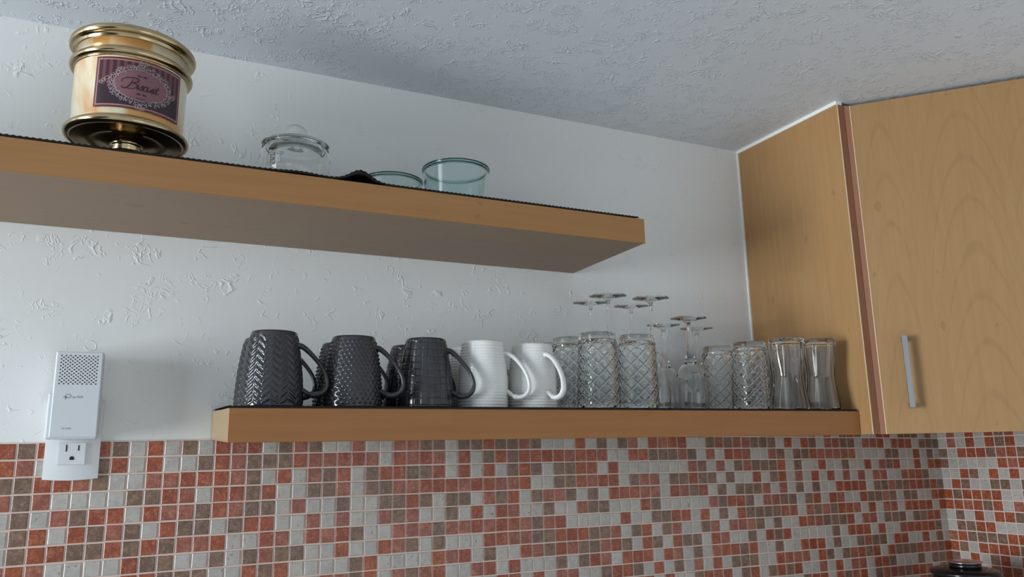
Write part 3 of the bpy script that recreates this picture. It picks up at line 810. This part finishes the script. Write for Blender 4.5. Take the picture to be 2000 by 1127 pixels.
# embossed letters on the left of the jar
def emb(strokes, a0, z0, s, V, F):
    for st in strokes:
        b = len(V)
        (xa, za), (xb, zb) = st; dx, dz = xb - xa, zb - za; L = sqrt(dx * dx + dz * dz); nx, nz = -dz / L * .09, dx / L * .09
        for dr in (-.0003, .0016):
            for (px_, pz_) in ((xa + nx, za + nz), (xa - nx, za - nz), (xb - nx, zb - nz), (xb + nx, zb + nz)):
                a = a0 + px_ * s / R; V.append(((R + dr) * cos(a), (R + dr) * sin(a), z0 + pz_ * s))
        F += [tuple(b + k for k in f) for f in ((0, 1, 2, 3), (4, 5, 6, 7), (0, 1, 5, 4), (1, 2, 6, 5), (2, 3, 7, 6), (3, 0, 4, 7))]
V, F = [], []
emb([((0, 0), (0, 1)), ((0, 1), (.55, 1)), ((0, .5), (.45, .5)), ((0, 0), (.55, 0))], radians(-141), .042, .016, V, F)
emb([((0, 0), (0, 1)), ((-.3, 1), (.3, 1))], radians(-123), .042, .016, V, F)
o = mesh_obj('embossed_lettering', V, F, M_GLASS, ck); fix_normals(o.data)

# ------------------------------------------------------------------ teal glass bowls
def bowl(label, x, y, RR, H):
    root = thing('glass_bowl', label, 'bowl', (x, y, UZ), 'teal glass bowls on the upper shelf')
    rb = RR * .87
    out = [(0, .0012), (rb * .72, .0008), (rb * .76, 0), (rb * .82, 0), (rb * .95, .004), (rb, .011)]
    for i in range(1, 13):
        s = i / 12; out.append((rb + (RR * .965 - rb) * s, .011 + (H - .016) * s))
    ins = [(r - .0032, max(z, .0045)) for r, z in reversed(out[5:])] + [(rb * .86, .0058), (rb * .7, .0052), (0, .0050)]
    lathe('bowl_body', out + ins, 112, M_TEAL, root, closed=False)
    lathe('rolled_rim', [(RR * .965 - .0034, H - .0050)] + [(RR * .965, H - .0050), (RR * .985, H - .0048)] + arc(RR - .0022, H - .0026, .0024, -70, 150, 9) + [(RR * .965 - .0034, H - .0016)], 112, M_TEALRIM, root)
    return root
bowl('deeper teal glass bowl, the right-hand one of the upper shelf', .6600, -.165, .0598, .0775)
bowl('shallow teal glass bowl tucked behind the deeper one', .5585, -.115, .0545, .0585)

# ------------------------------------------------------------------ outlet and plug-in extender on the wall
ot = thing('wall_outlet', 'white outlet plate with one free socket below a plug-in device', 'outlet', (.0982, 0, .0), None)
X0, X1, Z0, Z1 = -.0368, .0368, -.0540, .0620
n = 20; V, F = [], []
def plate_pt(i, j):
    x = X0 + (X1 - X0) * i / n; s = (x / X1)
    zb = Z0 - .0022 * (1 - s * s); zt = Z1 + .0022 * (1 - s * s)
    z = zb + (zt - zb) * j / n
    yy = -.0066 - .0042 * (1 - s * s) * (1 - .25 * abs(2 * j / n - 1) ** 3)
    return (x, yy, z)
for j in range(n + 1):
    for i in range(n + 1): V.append(plate_pt(i, j))
W = n + 1
for j in range(n):
    for i in range(n): F.append((j * W + i, j * W + i + 1, (j + 1) * W + i + 1, (j + 1) * W + i))
border = [i for i in range(n + 1)] + [j * W + n for j in range(1, n + 1)] + [n * W + i for i in range(n - 1, -1, -1)] + [j * W for j in range(n - 1, 0, -1)]
b = len(V)
for k in border: V.append((V[k][0], -.0024 if V[k][2] < 0 else -.0002, V[k][2]))
for q in range(len(border)):
    q2 = (q + 1) % len(border); F.append((border[q], border[q2], b + q2, b + q))
mesh_obj('cover_plate', V, F, M_PLATE, ot, smooth=False)
rc = box('receptacle', -.0178, .0178, -.0116, -.0060, -.0330, -.0005, M_PLATE, ot, .0006)
box('slot', -.0090, -.0072, -.0119, -.0110, -.0135, -.0035, M_BLACK, rc)
box('slot', .0072, .0090, -.0119, -.0110, -.0125, -.0045, M_BLACK, rc)
bm = bmesh.new()
vs = [bm.verts.new((.0030 * cos(radians(a)), 0, .0030 * sin(radians(a)))) for a in range(0, 181, 20)] + [bm.verts.new((-.0030, 0, -.0026)), bm.verts.new((.0030, 0, -.0026))]
f = bm.faces.new(vs); r_ = bmesh.ops.extrude_face_region(bm, geom=[f])
for v in r_['geom']:
    if isinstance(v, bmesh.types.BMVert): v.co.y -= .0005
bmesh.ops.recalc_face_normals(bm, faces=bm.faces[:])
bm_obj('ground_slot', bm, M_BLACK, rc, loc=(0, -.0115, -.0235))
for (xx, zz) in ((0, 0),): pass
# thin shadow gap round the receptacle
bm = bmesh.new()
for (a0_, a1_, c0_, c1_) in ((-.0184, .0184, -.0336, -.0331), (-.0184, -.0179, -.0336, -.0005), (.0179, .0184, -.0336, -.0005)):
    box_bm(bm, a0_, a1_, -.0114, -.0104, c0_, c1_)
bm_obj('receptacle_gap', bm, M_PLASTIC, ot)

ex = thing('wifi_extender', 'white plug-in wifi extender with a dotted grille above the socket', 'extender', (.0982, 0, .0))
ex.rotation_euler = (0, 0, 0)
box('casing', -.0312, .0330, -.0400, -.0125, .0060, .1335, M_PLASTIC, ex, .0022)
box('front_cover', -.0300, .0322, -.0470, -.0400, .0068, .1335, M_PLASTIC, ex, .0016)
box('lower_shell', -.0356, .0325, -.0445, -.0135, .0042, .0715, M_PLASTIC, ex, .0022)
FY = -.0471
V, F = [], []
def disc(cx, cz, r, y, V, F, n=10):
    b = len(V)
    for k in range(n): V.append((cx + r * cos(2 * pi * k / n), y, cz + r * sin(2 * pi * k / n)))
    for k in range(n): V.append((cx + r * cos(2 * pi * k / n), y + .0006, cz + r * sin(2 * pi * k / n)))
    F.append(tuple(b + k for k in range(n)))
    for k in range(n): F.append((b + k, b + (k + 1) % n, b + n + (k + 1) % n, b + n + k))
for r in range(17):
    nd = 9 if r % 2 == 0 else 8
    for c in range(nd):
        disc(-.0232 + c * .0060 + (0 if nd == 9 else .0030), .1272 - r * .00262, .00112, FY, V, F)
o = mesh_obj('grille_holes', V, F, M_HOLE, ex); o['kind'] = 'stuff'; fix_normals(o.data)
# logo: looped mark and word, small line at the foot
def flat_stroke(pts, wd, y, V, F):
    L = len(pts); b = len(V)
    for i, p in enumerate(pts):
        a_, c_ = pts[max(i - 1, 0)], pts[min(i + 1, L - 1)]
        dx, dz = c_[0] - a_[0], c_[1] - a_[1]; l = max(1e-9, sqrt(dx * dx + dz * dz)); nx, nz = -dz / l * wd / 2, dx / l * wd / 2
        V.append((p[0] + nx, y, p[1] + nz)); V.append((p[0] - nx, y, p[1] - nz))
    for i in range(L - 1): F.append((b + 2 * i, b + 2 * i + 1, b + 2 * i + 3, b + 2 * i + 2))
V, F = [], []
lc = (-.0098, .0670)
flat_stroke([(lc[0] + .0032 * cos(radians(a)), lc[1] + .0028 * sin(radians(a))) for a in range(-150, 176, 12)], .0012, FY - .0001, V, F)
flat_stroke([(lc[0] - .0065, lc[1] - .0014), (lc[0] - .0012, lc[1] - .0014)], .0014, FY - .0001, V, F)
flat_stroke([(lc[0] - .0034, lc[1] - .0050), (lc[0] - .0034, lc[1] + .0005)], .0013, FY - .0001, V, F)
mesh_obj('looped_logo', V, F, M_PRINT, ex)
def text(name, body, size, par, loc, m):
    c = bpy.data.curves.new(name, 'FONT'); c.body = body; c.size = size; c.extrude = .00005
    tmp = bpy.data.objects.new(name, c); COL.objects.link(tmp)
    dg = bpy.context.evaluated_depsgraph_get(); me = bpy.data.meshes.new_from_object(tmp.evaluated_get(dg))
    bpy.data.objects.remove(tmp)
    me.materials.clear(); me.materials.append(m)
    o = link(name, me, par, loc); o.rotation_euler = (pi / 2, 0, 0); return o
text('logo_lettering', 'tp-link', .0056, ex, (-.0048, FY - .0001, .0643), M_PRINT)
text('model_lettering', 'AC1200', .0036, ex, (-.0148, FY - .0001, .0185), M_PRINT)

# ------------------------------------------------------------------ counter and the black canister in the corner
ct = box('countertop', -1.0, XC - .004, -.60, -.004, ZO - .560, ZO - .522, M_COUNTER, None, .003)
tag(ct, 'pale countertop running under the tiled back wall', 'countertop')
cn = thing('lidded_canister', 'black lidded canister with a pinkish disc on its knob in the tiled corner', 'canister', (1.8325, -.190, -.5215))
lathe('body', [(0, 0), (.060, 0), (.064, .004), (.0645, .190), (.0655, .212), (.064, .214), (.0, .214)], 96, M_BLK, cn)
lathe('lid', [(0, .2142), (.0665, .2142), (.0700, .2165), (.0705, .2210), (.0680, .2255), (.052, .2285), (.036, .2300), (0, .2302)], 96, M_BLK, cn)
kb = lathe('knob', [(0, .2300), (.0300, .2300), (.0318, .2320), (.0312, .2400), (0, .2402)], 72, M_BLK, cn)
lathe('knob_disc', [(0, .2402), (.0335, .2402), (.0352, .2414), (.0345, .2428), (.020, .2442), (0, .2446)], 72, M_PINKCAP, kb)['label'] = 'pinkish reflective disc'
